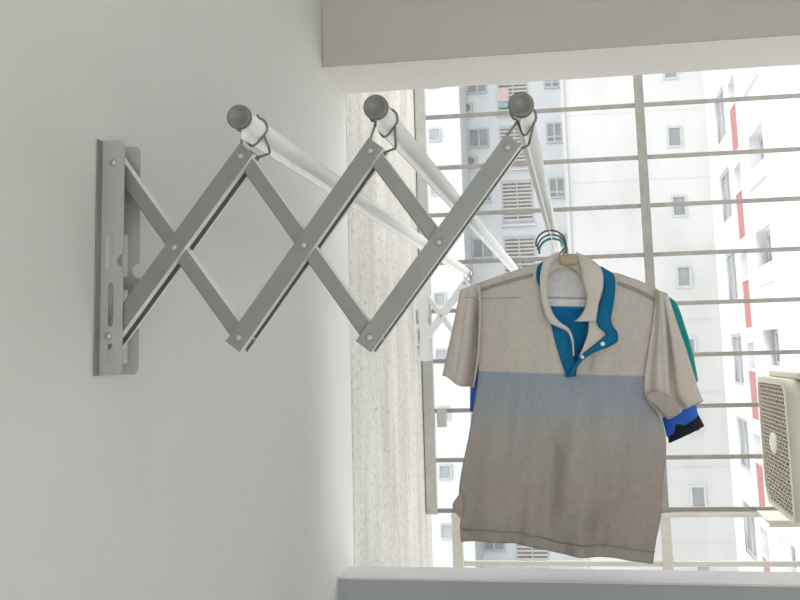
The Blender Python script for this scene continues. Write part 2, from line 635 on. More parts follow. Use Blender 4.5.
def rr4(a, b, c, d, rad, n=8):
    out = []
    for k, (qx, qy, a0) in enumerate(((a, b, 180), (c, b, 270), (c, d, 0), (a, d, 90))):
        r = rad[k]
        ox = qx + (r if k in (0, 3) else -r)
        oy = qy + (r if k in (0, 1) else -r)
        for i in range(n + 1):
            t = math.radians(a0 + 90 * i / n)
            out.append((ox + r * math.cos(t), oy + r * math.sin(t)))
    return out


cas = plate(rr4(AY0 + .004, AZ0 + .003, AY1 - .004, AZ1 - .002, RAD), [], AXE - AX - .049, Matrix.Translation(((AX + .049 + AXE) / 2, 0, 0)) @ YZ)
local(obj('casing', cas, M['ac']), ac)
# bezel round the fan opening
g0, g1, h0, h1 = AY0 + .022, AY1 - .010, AZ0 + .008, AZ1 - .014
bz = plate(rr4(AY0 - .002, AZ0, AY1 + .002, AZ1, RAD), [rr4(g0, h0, g1, h1, RAD)], .05, Matrix.Translation((AX + .025, 0, 0)) @ YZ)
local(obj('bezel', bz, M['ac']), ac)
cav = plate(rr4(g0 + .001, h0 + .001, g1 - .001, h1 - .001, RAD), [], .002, Matrix.Translation((AX + .047, 0, 0)) @ YZ)  # dark sheet, shade inside the fan opening put into its colour
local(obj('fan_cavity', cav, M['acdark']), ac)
# fan guard: ribs with staggered uprights, clipped to the rounded opening
bm = bmesh.new()


def inset(v, lo, hi, rlo, rhi):
    if v < lo + rlo:
        return rlo - math.sqrt(max(0, rlo * rlo - (lo + rlo - v) ** 2))
    if v > hi - rhi:
        return rhi - math.sqrt(max(0, rhi * rhi - (v - hi + rhi) ** 2))
    return 0


def clip_rr(y):
    return h0 + inset(y, g0, g1, RAD[0], RAD[1]), h1 - inset(y, g0, g1, RAD[3], RAD[2])


def span_rr(z):
    return g0 + inset(z, h0, h1, RAD[0], RAD[3]), g1 - inset(z, h0, h1, RAD[1], RAD[2])


z = h0 + .004
row_n = 0
PZ = .0102
while z < h1 - .002:
    a, b = span_rr(z)
    box(bm, (AX + .004, a - .002, z - .0017), (AX + .010, b + .002, z + .0017))
    # staggered uprights between this rib and the next give the brick-like slots
    y = g0 + .006 + (.022 if row_n % 2 else 0)
    while y < g1:
        lo_, hi_ = clip_rr(y)
        if lo_ - .004 < z and z + PZ < hi_ + .006:
            box(bm, (AX + .004, y - .0048, z), (AX + .010, y + .0048, z + PZ))
        y += .044
    row_n += 1
    z += PZ
local(obj('fan_guard', bm, M['acmesh']), ac)
bm = bmesh.new()
cyb, czb = (g0 + g1) / 2 + .02, (h0 + h1) / 2 + .004
tube(bm, [(AX - .002, 0, 0), (AX + .001, 0, 0), (AX + .008, 0, 0)], [.030, .036, .036], 28)
for v in bm.verts:
    v.co.y, v.co.z = v.co.y * 1.45 + cyb, v.co.z * .74 + czb
local(obj('badge', bm, M['badge']), ac)
bm = bmesh.new()
box(bm, (AX + .030, AY0 - .006, AZ1), (AXE + .006, AY1 - .01, AZ1 + .016), .004)
local(obj('lid', bm, M['ac']), ac)
# bracket it stands on
sup = thing('shelf_bracket', 'beige flat steel shelf under the air conditioner, fixed to the grille', 'bracket', (AX + .05, GY - .2, -.476))
local(bxo('shelf_plate', (AX + .015, 3.37, -.476), (AX + .36, GY - .0205, -.470), M['cream'], bevel=.001), sup)
local(bxo('shelf_lip', (AX + .02, 3.37, -.488), (AX + .36, 3.376, -.4755), M['cream'], bevel=.001), sup)
for x in (AX + .10, AX + .25):
    bm = bmesh.new()
    tube(bm, [(x, 3.20, AZ0 - .0035), (x, 3.24, AZ0 - .009), (x, 3.39, -.466), (x, 3.44, -.4655)], .006, 8)
    local(obj('strut', bm, M['cream']), sup)

# ----------------------------------------------------------------- garments
def poly_at(pts, f):
    """polyline sampled at fraction f of its length"""
    L = [0]
    for a, b in zip(pts, pts[1:]):
        L.append(L[-1] + math.hypot(b[0] - a[0], b[1] - a[1]))
    s = f * L[-1]
    for i in range(len(pts) - 1):
        if s <= L[i + 1] or i == len(pts) - 2:
            t = (s - L[i]) / max(1e-9, L[i + 1] - L[i])
            return (pts[i][0] + (pts[i + 1][0] - pts[i][0]) * t, pts[i][1] + (pts[i + 1][1] - pts[i][1]) * t)


def by_x(pts, x):
    for a, b in zip(pts, pts[1:]):
        if a[0] <= x <= b[0] or b is pts[-1]:
            t = (x - a[0]) / max(1e-9, b[0] - a[0])
            return a[1] + (b[1] - a[1]) * t
    return pts[-1][1]


def smooth_poly(pts, n=5):
    return [(p.x, p.y) for p in spline([Vector((a, b, 0)) for a, b in pts], n)]


class Shirt:
    """front and back panels from silhouette curves (survey pixels at the hanging plane y=Y)"""

    def __init__(s, Y, top, topback, left, right, bottom, thick, seed, NU=110, NV=90):
        s.Y, s.thick, s.NU, s.NV, s.seed = Y, thick, NU, NV, seed
        s.T, s.TB, s.L, s.R, s.B = top, topback, left, right, bottom

    def xz(s, u, v, T):
        xa, xb = T[0][0], T[-1][0]
        tx = xa + (xb - xa) * u
        t = (tx, by_x(T, tx))
        bx_ = s.B[0][0] + (s.B[-1][0] - s.B[0][0]) * u
        b = (bx_, by_x(s.B, bx_))
        l, r = poly_at(s.L, v), poly_at(s.R, v)
        c00, c10, c01, c11 = T[0], T[-1], s.B[0], s.B[-1]
        out = []
        for k in range(2):
            out.append((1 - v) * t[k] + v * b[k] + (1 - u) * l[k] + u * r[k]
                       - ((1 - u) * (1 - v) * c00[k] + u * (1 - v) * c10[k] + (1 - u) * v * c01[k] + u * v * c11[k]))
        return out

    def depth(s, u, v, px, py, front):
        e = max(0, 1 - abs(2 * u - 1) ** 3.5)
        # the shoulders lie on the hanger, thickness opens downwards
        tv = s.thick * (.35 + .65 * min(1, v * 2.2)) * e
        ed = min(1, 4 * u, 4 * (1 - u)) * min(1, .15 + v * 1.6)
        ph = s.seed
        f = (.0046 * math.sin(px * .072 + ph + .006 * py) + .0030 * math.sin(px * .141 - py * .011 + 2.1 * ph)
             + .0022 * math.sin(px * .045 + py * .052 + ph) + .0013 * math.sin(px * .24 + py * .035))
        f = 1.35 * f + .0035 * math.sin(px * .05 + py * .10) * math.sin(px * .031 - .9)
        f *= ed * (.9 + .9 * v)
        if front:
            return s.Y - tv - f
        return s.Y + tv * .8 + f * .6

    def build(s, name, material, hem=True):
        bm = bmesh.new()
        grids = []
        s.pts = []
        for front in (True, False):
            T = s.T if front else s.TB
            g = []
            for j in range(s.NV + 1):
                v = j / s.NV
                row = []
                for i in range(s.NU + 1):
                    u = i / s.NU
                    px, py = s.xz(u, v, T)
                    y = s.depth(u, v, px, py, front)
                    if front and hem and .945 < v < .955:
                        y += .0016
                    elif front and hem and v >= .955:
                        y -= .0006
                    p = at(px, py, 1, s.Y)
                    w = Vector((p.x, y, p.z))
                    row.append(bm.verts.new(w))
                    if front:
                        s.pts.append((px, py, y))
                g.append(row)
            grids.append(g)
            for j in range(s.NV):
                for i in range(s.NU):
                    bm.faces.new((g[j][i], g[j][i + 1], g[j + 1][i + 1], g[j + 1][i]))
        bmesh.ops.remove_doubles(bm, verts=bm.verts[:], dist=.0004)
        o = obj(name, bm, material, smooth=True)
        md = o.modifiers.new('cloth', 'SOLIDIFY')
        md.thickness = .0012
        md.offset = 0
        return o

    def y_at(s, px, py):
        best = sorted(((a - px) ** 2 + (b - py) ** 2, y) for a, b, y in s.pts)[:4]
        w = sum(1 / (d + .5) for d, _ in best)
        return sum(y / (d + .5) for d, y in best) / w


def flat_tube(name, rows, Y, thick, material, seg=40, n=7, wob=.0035, seed=0., yoff=0, hem=True, creases=()):
    """sleeve: rings between pairs of silhouette points, flattened in depth"""
    A = smooth_poly([r[0] for r in rows], n)
    Bq = smooth_poly([r[1] for r in rows], n)
    bm = bmesh.new()
    rings = []
    N = len(A)
    for j, (a, b) in enumerate(zip(A, Bq)):
        v = j / (N - 1)
        wa, wb = at(a[0], a[1], 1, Y), at(b[0], b[1], 1, Y)
        c, h = (wa + wb) / 2, (wb - wa) / 2
        ring = []
        for k in range(seg):
            t = 2 * math.pi * k / seg
            th = thick * (.55 + .45 * min(1, v * 1.5))
            yy = math.sin(t)
            yy = math.copysign(abs(yy) ** .8, yy) * th
            yy += wob * math.sin(3 * t + seed + 2.2 * v) * math.sin(t) ** 2 + wob * .6 * math.sin(5 * t + 1.7 * seed)* math.sin(t) ** 2
            if hem and v > .90:
                yy *= .96
            for c0, c1, wd, dp in creases:
                if math.sin(t) > 0:
                    yy -= dp * math.exp(-((math.cos(t) - c0 - (c1 - c0) * v) / wd) ** 2) * min(1, v * 2.5)
            p = c + h * math.cos(t)
            if hem:
                p.z += .0045 * math.sin(2.6 * t + 3 * seed) * math.sin(t) * v ** 6
            ring.append(bm.verts.new((p.x, Y + yoff - yy, p.z)))
        rings.append(ring)
    for a, b in zip(rings, rings[1:]):
        for k in range(seg):
            bm.faces.new((a[k], a[(k + 1) % seg], b[(k + 1) % seg], b[k]))
    bm.faces.new(rings[0])
    o = obj(name, bm, material, smooth=True)
    md = o.modifiers.new('cloth', 'SOLIDIFY')
    md.thickness = .0012
    md.offset = 0
    return o


def ribbon(name, A, Bq, yfun, Y, material, n=6, mseg=6, bulge=.002, thick=.0014, smooth=True):
    """strip of cloth between two edge polylines; yfun(px,py,t,s) is its depth"""
    if smooth:
        A, Bq = smooth_poly(A, n), smooth_poly(Bq, n)
    K = max(len(A), len(Bq), 48)
    bm = bmesh.new()
    g = []
    for j in range(K + 1):
        a, b = poly_at(A, j / K), poly_at(Bq, j / K)
        row = []
        for i in range(mseg + 1):
            s_ = i / mseg
            px, py = a[0] + (b[0] - a[0]) * s_, a[1] + (b[1] - a[1]) * s_
            y = yfun(px, py, j / K, s_) - bulge * 4 * s_ * (1 - s_)
            p = at(px, py, 1, Y)
            row.append(bm.verts.new((p.x, y, p.z)))
        g.append(row)
    for j in range(K):
        for i in range(mseg):
            bm.faces.new((g[j][i], g[j][i + 1], g[j + 1][i + 1], g[j + 1][i]))
    o = obj(name, bm, material, smooth=True)
    md = o.modifiers.new('cloth', 'SOLIDIFY')
    md.thickness = thick
    md.offset = 0
    return o


def banded_material(name, stops, noise_scale=110, back=None, thin=.14):
    """fabric dyed in bands by height: stops = [(z, rgb)...] ascending, read on the object's z"""
    Mt = bpy.data.materials.new(name)
    Mt.use_nodes = True
    nt = Mt.node_tree
    b = nt.nodes['Principled BSDF']
    b.inputs['Roughness'].default_value = .9
    b.inputs['Specular IOR Level'].default_value = .1
    tc = nt.nodes.new('ShaderNodeTexCoord')
    sx = nt.nodes.new('ShaderNodeSeparateXYZ')
    nt.links.new(tc.outputs['Object'], sx.inputs[0])

    def math_(op, a, v):
        n = nt.nodes.new('ShaderNodeMath')
        n.operation = op
        nt.links.new(a, n.inputs[0])
        if isinstance(v, float):
            n.inputs[1].default_value = v
        else:
            nt.links.new(v, n.inputs[1])
        return n.outputs[0]
    zz = math_('ADD', sx.outputs['Z'], math_('MULTIPLY', sx.outputs['X'], .055))

    def ramp(st):
        z0, z1 = st[0][0], st[-1][0]
        mr = nt.nodes.new('ShaderNodeMapRange')
        mr.inputs[1].default_value = z0
        mr.inputs[2].default_value = z1
        nt.links.new(zz, mr.inputs[0])
        r = nt.nodes.new('ShaderNodeValToRGB')
        e = r.color_ramp.elements
        while len(e) < len(st):
            e.new(.5)
        for k, (zv, c) in enumerate(st):
            e[k].position = (zv - z0) / (z1 - z0)
            e[k].color = lin(c)
        nt.links.new(mr.outputs[0], r.inputs['Fac'])
        return r.outputs['Color']
    col = ramp(stops)
    if back:
        col2 = ramp(back[1])
        gt = math_('GREATER_THAN', sx.outputs['Y'], float(back[0]))
        mx = nt.nodes.new('ShaderNodeMix')
        mx.data_type = 'RGBA'
        nt.links.new(gt, mx.inputs[0])
        nt.links.new(col, mx.inputs[6])
        nt.links.new(col2, mx.inputs[7])
        col = mx.outputs[2]
    n = nt.nodes.new('ShaderNodeTexNoise')
    n.inputs['Scale'].default_value = noise_scale
    n.inputs['Detail'].default_value = 4
    nt.links.new(tc.outputs['Object'], n.inputs['Vector'])
    r = nt.nodes.new('ShaderNodeValToRGB')
    r.color_ramp.elements[0].position = .3
    r.color_ramp.elements[1].position = .7
    r.color_ramp.elements[0].color = (.90, .90, .90, 1)
    r.color_ramp.elements[1].color = (1, 1, 1, 1)
    nt.links.new(n.outputs['Fac'], r.inputs['Fac'])
    mx = nt.nodes.new('ShaderNodeMix')
    mx.data_type = 'RGBA'
    mx.blend_type = 'MULTIPLY'
    mx.inputs[0].default_value = 1
    nt.links.new(col, mx.inputs[6])
    nt.links.new(r.outputs['Color'], mx.inputs[7])
    nt.links.new(mx.outputs[2], b.inputs['Base Color'])
    t = nt.nodes.new('ShaderNodeBsdfTranslucent')
    nt.links.new(mx.outputs[2], t.inputs['Color'])
    ms = nt.nodes.new('ShaderNodeMixShader')
    ms.inputs['Fac'].default_value = thin
    nt.links.new(b.outputs[0], ms.inputs[1])
    nt.links.new(t.outputs[0], ms.inputs[2])
    nt.links.new(ms.outputs[0], nt.nodes['Material Output'].inputs['Surface'])
    bp = nt.nodes.new('ShaderNodeBump')
    bp.inputs['Strength'].default_value = .25
    bp.inputs['Distance'].default_value = .001
    n3 = nt.nodes.new('ShaderNodeTexNoise')
    n3.inputs['Scale'].default_value = 600
    nt.links.new(tc.outputs['Object'], n3.inputs['Vector'])
    nt.links.new(n3.outputs['Fac'], bp.inputs['Height'])
    nt.links.new(bp.outputs['Normal'], b.inputs['Normal'])
    return Mt


SY = 2.20          # hanging plane of the front polo


def zpx(px, py, Y=SY):
    p = at(px, py, 1, Y)
    return p.z + .055 * p.x


stops = [
    (zpx(560, 560), (164, 156, 147)),
    (zpx(560, 480), (172, 164, 155)),
    (zpx(560, 432), (176, 171, 166)),
    (zpx(560, 400), (164, 171, 179)),
    (zpx(560, 374.2), (158, 169, 181)),
    (zpx(560, 373.2), (207, 199, 189)),
    (zpx(560, 250), (211, 204, 194)),
]
stops_back = [
    (zpx(565, 520), (30, 110, 160)),
    (zpx(565, 306.6), (24, 118, 168)),
    (zpx(565, 305.8), (232, 232, 230)),
    (zpx(565, 299.0), (232, 232, 230)),
    (zpx(565, 298.7), (150, 148, 144)),
    (zpx(565, 297.3), (150, 148, 144)),
    (zpx(565, 297.0), (226, 226, 225)),
    (zpx(565, 250), (210, 206, 200)),
]
M['polo'] = banded_material('dip_dyed_pique', stops, back=(SY + .004, stops_back))
M['sleeve'] = banded_material('beige_sleeve_pique', [(zpx(560, 440), (204, 196, 186)), (zpx(560, 250), (211, 204, 194))], thin=.08)

polo = thing('polo_shirt', 'beige polo shirt with grey-blue chest band and open blue placket, hanging in front', 'shirt', (.47, SY, ZS + .02))
top = [(474, 287), (480, 282.5), (505, 274), (530, 266), (543, 262), (546, 285), (551, 318), (558, 345), (566, 368), (571, 375),
       (577, 368), (584, 352), (592, 330), (599, 300), (604, 271), (620, 274), (640, 281), (656, 288), (664, 296)]
topb = [(474, 287), (480, 282.5), (505, 274), (530, 266), (543, 262), (553, 264), (566, 266), (580, 267), (594, 268), (604, 271),
        (620, 274), (640, 281), (656, 288), (664, 296)]
left = smooth_poly([(474, 287), (477, 320), (478, 372), (471, 425), (462, 470), (459, 495), (461, 515), (460, 530), (461, 542)], 4)
right = smooth_poly([(664, 296), (661, 330), (652, 368), (651, 400), (663, 425), (666, 448), (663, 480), (661, 515), (656, 540), (653, 564)], 4)
bottom = smooth_poly([(461, 542), (478, 540), (500, 540.5), (530, 545), (560, 552.5), (585, 555), (610, 556), (635, 560.5), (653, 564)], 4)
sh = Shirt(SY, top, topb, left, right, bottom, .020, .6, NU=150, NV=100)
local(sh.build('body', M['polo']), polo)
# sleeves
sl = [((461, 291), (481, 283)), ((457, 312), (482, 305)), ((451.5, 338), (481, 335)), ((447, 358), (479, 360)), ((443.5, 376), (474, 388))]
local(flat_tube('sleeve', sl, SY, .024, M['sleeve'], seed=.4, yoff=-.012, wob=.006, seg=64, creases=((.55, .72, .2, .034), (-.3, -.15, .12, .006))), polo)
sr = [((656, 291), (667, 294)), ((653, 318), (676, 322)), ((649, 345), (685, 348)), ((645, 370), (693, 374)), ((645, 396), (699, 393)), ((662, 417), (703, 401))]
local(flat_tube('sleeve', sr, SY, .026, M['sleeve'], seed=1.9, yoff=-.010, wob=.005, seg=64, creases=((.15, .02, .10, .034), (-.75, -.8, .2, .012), (-.45, -.25, .12, .006))), polo)
tag(local(ribbon('sleeve_lining', [(645, 396), (652, 391), (664, 393), (677, 404)], [(650, 402), (658, 409), (667, 418), (678, 413)],
             lambda a, b, t, s: SY - .040 + .012 * s, SY, M['seam'], bulge=.003), polo), 'underside of the sleeve turned out at the hem')  # darker colour paints the shade on this down-facing cloth
# little side-vent corner folded out at the lower left
local(ribbon('vent_flap', [(461, 492), (453, 505), (459, 516)], [(463, 494), (464, 506), (463, 518)], lambda a, b, t, s: SY - .006, SY, M['polo']), polo)


def on(off):
    return lambda px, py, t, s: sh.y_at(px, py) - off


# stitched hem line
local(ribbon('hem_seam', [(462, 529), (480, 528), (500, 528.5), (530, 533), (560, 540.5), (585, 543), (610, 544), (635, 548), (655, 551)],
             [(462, 530.2), (480, 529.2), (500, 529.7), (530, 534.2), (560, 541.7), (585, 544.2), (610, 545.2), (635, 549.2), (655, 552.2)],
             on(.003), SY, M['hemthread'], bulge=.0001, thick=.0008, n=3), polo)
# shoulder tape and yoke seam
for A, Bq in (([(474, 291), (500, 282.5), (533, 273.5)], [(474, 294), (500, 285.8), (533, 277)]),
              ([(618, 281.5), (640, 290), (659, 300.5)], [(617, 285), (639, 293.5), (658, 304)])):
    tag(local(ribbon('shoulder_tape', A, Bq, on(.0022), SY, M['stripe'], bulge=.0003), polo), 'grey stripe along the shoulder')
local(ribbon('yoke_seam', [(466, 297.6), (490, 298), (522, 297.2)], [(466, 298.6), (490, 299), (522, 298.2)],
             lambda px, py, t, s: min(sh.y_at(px, py) - .0015, SY - .026 if px < 481 else 9), SY, M['seam'], bulge=.0002, thick=.0008), polo)
# placket: left side lies flat, right side is turned outwards
tag(local(ribbon('placket', [(550, 320), (555, 340), (560, 358), (566, 375)], [(571, 331), (573, 344), (574, 358), (575, 373)], on(.003), SY, M['polblue'], bulge=.001), polo), 'blue left placket')
tag(local(ribbon('placket', [(601, 267), (613, 274), (615, 279), (615, 290), (613.5, 303), (610.5, 319), (612, 326), (617.5, 333), (617.5, 342), (608, 347), (594, 352), (583, 359), (577, 367), (574, 375)],
                 [(599, 268), (602, 276), (604, 285), (602.5, 296), (598, 307), (596, 321), (599, 328), (607.5, 334.5), (598, 342), (589, 349), (582, 355), (578, 360), (573, 367), (569, 375)],
                 lambda px, py, t, s: sh.y_at(min(max(px, 605), 640), py) - .006 - .004 * math.sin(math.pi * t), SY, M['polblue'], bulge=.003, smooth=False), polo), 'blue right placket turned outwards')
local(ribbon('placket_facing', [(589, 318), (588, 332), (584, 345), (579, 357)], [(597, 320), (606, 333), (596, 345), (580, 358)],
             lambda px, py, t, s: sh.y_at(612, py) - .0045, SY, M['polbeige'], bulge=.001), polo)
tag(local(ribbon('placket_box', [(564.5, 361), (565.5, 377)], [(578, 361), (576, 376.5)], on(.0052), SY, M['polblue'], bulge=.001, smooth=False), polo), 'blue stitched box at the placket foot')
# collar: back band and two leaves, blue trim under the left leaf
tag(local(ribbon('collar_trim', [(543, 262), (537.5, 268), (537, 280), (541, 290)], [(547, 263), (545, 270), (544, 282), (543, 291)], lambda px, py, t, s: sh.y_at(px, py) - .003, SY, M['polblue'], bulge=.0005), polo), 'blue edging under the collar')
local(ribbon('collar_leaf', [(559, 252.5), (545, 261), (541, 275), (541, 292), (544, 308), (549, 322), (558, 327), (568, 332), (572, 342), (573.5, 356)],
             [(560, 257), (551.5, 265), (548.5, 278), (547.5, 292), (550, 304), (554, 315), (561, 323), (570, 330), (573.5, 341), (574.3, 356)],
             lambda px, py, t, s: SY - .031 + .016 * (1 - min(1, t * 3)), SY, M['polbeige'], bulge=.002), polo)
local(ribbon('collar_leaf', [(576, 253), (590, 260), (601, 270), (603, 285), (599, 302), (597, 314), (596, 322)],
             [(577, 257), (580, 268), (583, 283), (586.5, 297), (585, 309), (580, 317), (574.5, 322)],
             lambda px, py, t, s: SY - .036 + .018 * (1 - min(1, t * 3)), SY, M['polbeige'], bulge=.004), polo)
local(ribbon('collar_band', [(549, 266), (556, 257), (567, 253.5), (578, 257), (583, 268)], [(549, 276), (556, 270.5), (567, 269.5), (577, 272), (584, 282)],
             lambda px, py, t, s: SY + .003 - .012 * abs(2 * t - 1), SY, M['polbeige'], bulge=.002), polo)
for bx_, by_, br_ in ((602.5, 344, .0042), (582.5, 357, .0034)):
    p = at(bx_, by_, 1, SY)
    y = sh.y_at(612, by_) - .016
    bm = bmesh.new()
    tube(bm, [(p.x, y, p.z), (p.x, y + .0012, p.z), (p.x, y + .0035, p.z)], [br_ * .87, br_, br_], 18)
    local(obj('button', bm, M['button']), polo)


def hanger(name, label, Y, ends, hookmat, bodymat, sag, hookpx, zoff=0):
    """coat hanger: wire hook over the tube, sloping arms inside the garment"""
    tx, tz = TUBES[2]
    root = thing(name, label, 'hanger', (tx, Y, tz - .06), 'hangers on the outermost tube')
    bm = bmesh.new()
    R = .0265
    tx += SKEW[2] * (Y - 1.148)
    hz = tz - TR - .0068 - R
    pts = [(tx + (R + .002) * math.cos(math.radians(a)), Y, hz + R * math.sin(math.radians(a))) for a in (188, 165, 140, 115, 90, 62, 35, 10, -15)]
    pts += [(tx + R * .62, Y, hz - .019), (tx + .009, Y, hz - .027), (tx + .007, Y, hz - .040), (tx + .007, Y, hz - .052)]
    tube(bm, spline(pts, 5), .0026 if hookmat == M['teal_plastic'] else .00175, 8)
    local(obj('hook', bm, hookmat, smooth=True), root)
    bm = bmesh.new()
    # body of the hanger: from the foot of the hook down both shoulders
    l, r = at(ends[0][0], ends[0][1], 1, Y), at(ends[1][0], ends[1][1], 1, Y)
    tx, zc = tx + .007, at(568, 263, 1, Y).z
    pts = [(l.x, Y, l.z), ((l.x + tx) / 2, Y, (l.z + zc) / 2 + sag), (tx - .02, Y, zc - .004), (tx, Y, zc), (tx + .02, Y, zc - .004),
           ((r.x + tx) / 2, Y, (r.z + zc) / 2 + sag), (r.x, Y, r.z)]
    tube(bm, spline(pts, 6), .0040, 10)
    tube(bm, [(tx, Y, zc), (tx, Y, zc + .008)], [.006, .0035], 10)
    local(obj('hanger_arms', bm, bodymat, smooth=True), root)
    return root


h = hanger('clothes_hanger', 'beige clothes hanger with dark wire hook, nearest of three, inside the beige polo shirt', SY + .002,
           ((492, 296), (648, 306)), M['hook'], M['wood'], .002, None)
# beige neck block seen inside the collar
bm = bmesh.new()
p = at(568.5, 259.5, 1, SY - .034)
box(bm, (p.x - .0175, SY - .041, p.z - .0115), (p.x + .0175, SY - .030, p.z + .0105), .005)
local(obj('neck_block', bm, M['wood'], smooth=True), h)

# second garment: royal blue T-shirt with black hem
BY = 2.285


def simple_shirt(name, label, Y, T, L, R, B, slL, slR, m_body, m_sl, seed, trim=None):
    root = thing(name, label, 'shirt', (.47, Y, ZS + .04))
    s = Shirt(Y, T, T, L, R, B, .016, seed, NU=50, NV=40)
    local(s.build('body', m_body, hem=False), root)
    for k, rows in enumerate((slL, slR)):
        o = local(flat_tube('sleeve', rows, Y, .015, m_sl, seed=seed + k, hem=False), root)
        if trim and k == 1:
            o2 = flat_tube('sleeve_hem', trim, Y, .0165, M['black'], seed=seed + k, hem=False, n=3)
            tag(o2, 'black hem of the sleeve')
            local(o2, root)
    return root


Tb = [(492, 290), (520, 281), (548, 272), (570, 279), (592, 272), (620, 283), (648, 296)]
simple_shirt('t_shirt', 'royal blue T-shirt with black sleeve hem, second shirt behind the beige polo', BY, Tb,
             [(492, 290), (490, 380), (486, 470), (485, 505)], [(648, 296), (646, 380), (644, 470), (642, 510)],
             [(485, 505), (560, 512), (642, 510)],
             [((484, 297), (497, 290)), ((476, 340), (493, 345)), ((472, 375), (492, 380)), ((470, 411), (489, 413))],
             [((640, 294), (652, 298)), ((645, 340), (672, 340)), ((650, 380), (685, 372)), ((660, 408), (694, 398)), ((667, 437), (698, 416))],
             M['blue'], M['blue'], 1.1,
             trim=[((666, 426), (696, 412)), ((668, 435), (700, 418)), ((669, 443), (704, 426))])
hanger('clothes_hanger', 'dark wire clothes hanger, middle of three, inside the royal blue T-shirt', BY,
       ((500, 298), (640, 306)), M['hook'], M['hook'], .002, None)
GYY = 2.365
Tg = [(505, 290), (525, 281), (550, 273), (572, 281), (594, 273), (630, 284), (660, 296)]
simple_shirt('t_shirt', 'teal green shirt hanging rearmost, its sleeve edge showing past the polo shoulder', GYY, Tg,
             [(505, 290), (502, 380), (499, 450), (498, 490)], [(660, 296), (656, 370), (650, 450), (648, 492)],
             [(498, 490), (570, 496), (648, 492)],
             [((500, 296), (510, 290)), ((490, 330), (506, 335)), ((484, 370), (505, 375))],
             [((652, 297), (663, 295)), ((655, 312), (676, 303)), ((660, 340), (686, 330)), ((668, 365), (693, 355)), ((676, 392), (698, 381))],
             M['teal'], M['teal'], 2.3)
hanger('clothes_hanger', 'turquoise plastic clothes hanger, rearmost of three, inside the teal green shirt', GYY,
       ((512, 298), (645, 306)), M['teal_plastic'], M['teal_plastic'], .002, None)

# ----------------------------------------------------- buildings outside
def window(parent, plane, v, a, b, frame=.07, pm='pane', mull=1, hmull=0, depth=.18, name='window', fm='wframe', out=.05):
    """one window: frame with mullions, pane set back.  plane 'y' faces -y, plane 'x' faces -x"""
    (u0, w0), (u1, w1) = a, b
    holes = []
    n = mull
    du = (u1 - u0 - frame * (n + 1)) / n
    for k in range(n):
        x0 = u0 + frame + k * (du + frame)
        zs = [w0 + frame, w1 - frame]
        if hmull:
            mid = w0 + (w1 - w0) * hmull
            holes += [rect(x0, w0 + frame, x0 + du, mid - frame / 2), rect(x0, mid + frame / 2, x0 + du, w1 - frame)]
        else:
            holes.append(rect(x0, w0 + frame, x0 + du, w1 - frame))
    if plane == 'y':
        fr = plate(rect(u0, w0, u1, w1), holes, depth, Matrix.Translation((0, v + depth / 2 - out, 0)) @ XZ)
        pn = box(bmesh.new(), (u0 + .02, v + depth - out - .05, w0 + .02), (u1 - .02, v + depth - out - .02, w1 - .02))
    else:
        fr = plate(rect(u0, w0, u1, w1), holes, depth, Matrix.Translation((v + depth / 2 - out, 0, 0)) @ YZ)
        pn = box(bmesh.new(), (v + depth - out - .05, u0 + .02, w0 + .02), (v + depth - out - .02, u1 - .02, w1 - .02))
    f = local(obj(name, fr, M[fm]), parent)
    p = obj('pane', pn, M[pm])
    p.parent = f
    return f


def louvre(parent, v, a, b):
    (u0, w0), (u1, w1) = a, b
    fr = plate(rect(u0, w0, u1, w1), [rect(u0 + .08, w0 + .08, (u0 + u1) / 2 - .04, w1 - .08), rect((u0 + u1) / 2 + .04, w0 + .08, u1 - .08, w1 - .08)],
               .12, Matrix.Translation((0, v - .03, 0)) @ XZ)
    f = local(obj('louvred_window', fr, M['wframe']), parent)
    bm = bmesh.new()
    n = 11
    for k in range(n):
        z = w0 + .12 + (w1 - w0 - .24) * k / (n - 1)
        box(bm, (u0 + .06, v - .06, z - .045), (u1 - .06, v - .02, z + .045))
    s = obj('slats', bm, M['louver'])
    s.parent = f
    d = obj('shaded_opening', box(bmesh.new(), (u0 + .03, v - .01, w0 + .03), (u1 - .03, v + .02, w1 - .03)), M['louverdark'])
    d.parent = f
    return f


def R2(px0, py0, px1, py1, plane, v):
    a, b = at(px0, py0, plane, v), at(px1, py1, plane, v)
    k = 0 if plane == 1 else 1
    return (min(a[k], b[k]), min(a.z, b.z)), (max(a[k], b[k]), max(a.z, b.z))


YW, YL, YC = 45.0, 57.0, 61.0
b1 = thing('apartment_building', 'white apartment block with small square windows and louvred bays, facing the balcony', 'building', (0, YC, -41.5))
ZT, ZL = 26, -41.5
xw0 = at(566, 200, 1, YW).x
xw1 = at(722, 300, 1, YW).x + .2
# near white block with one column of small windows
ref = R2(676.5, 266.5, 694, 287, 1, YW)
pitch = 2.745
ref = ((ref[0][0] - .05, 2.83 - .44), (ref[1][0] - .05, 2.83 + .44))
holes, wins = [], []
for k in range(-5, 7):
    a = (ref[0][0], ref[0][1] + k * pitch)
    b = (ref[1][0], ref[1][1] + k * pitch)
    if b[1] < ZT - 1:
        wins.append((a, b))
        holes.append(rect(a[0] + .02, a[1] + .02, b[0] - .02, b[1] - .02))
local(obj('wall', plate(rect(xw0, ZL, xw1, ZT), holes, .3, Matrix.Translation((0, YW + .15, 0)) @ XZ), M['bldgrey']), b1)
for a, b in wins:
    window(b1, 'y', YW, a, b, frame=.095, depth=.1, out=.04)
for k in range(-5, 7):
    z = ref[0][1] + k * pitch + 1.55
    if z < ZT - .3:
        local(bxo('string_course', (xw0, YW - .015, z - .02), (xw1, YW + .05, z + .02), M['bldgrey']), b1)
local(bxo('wall', (xw0, YW + .3, ZL), (xw0 + .3, YC, ZT), M['bldcool']), b1)
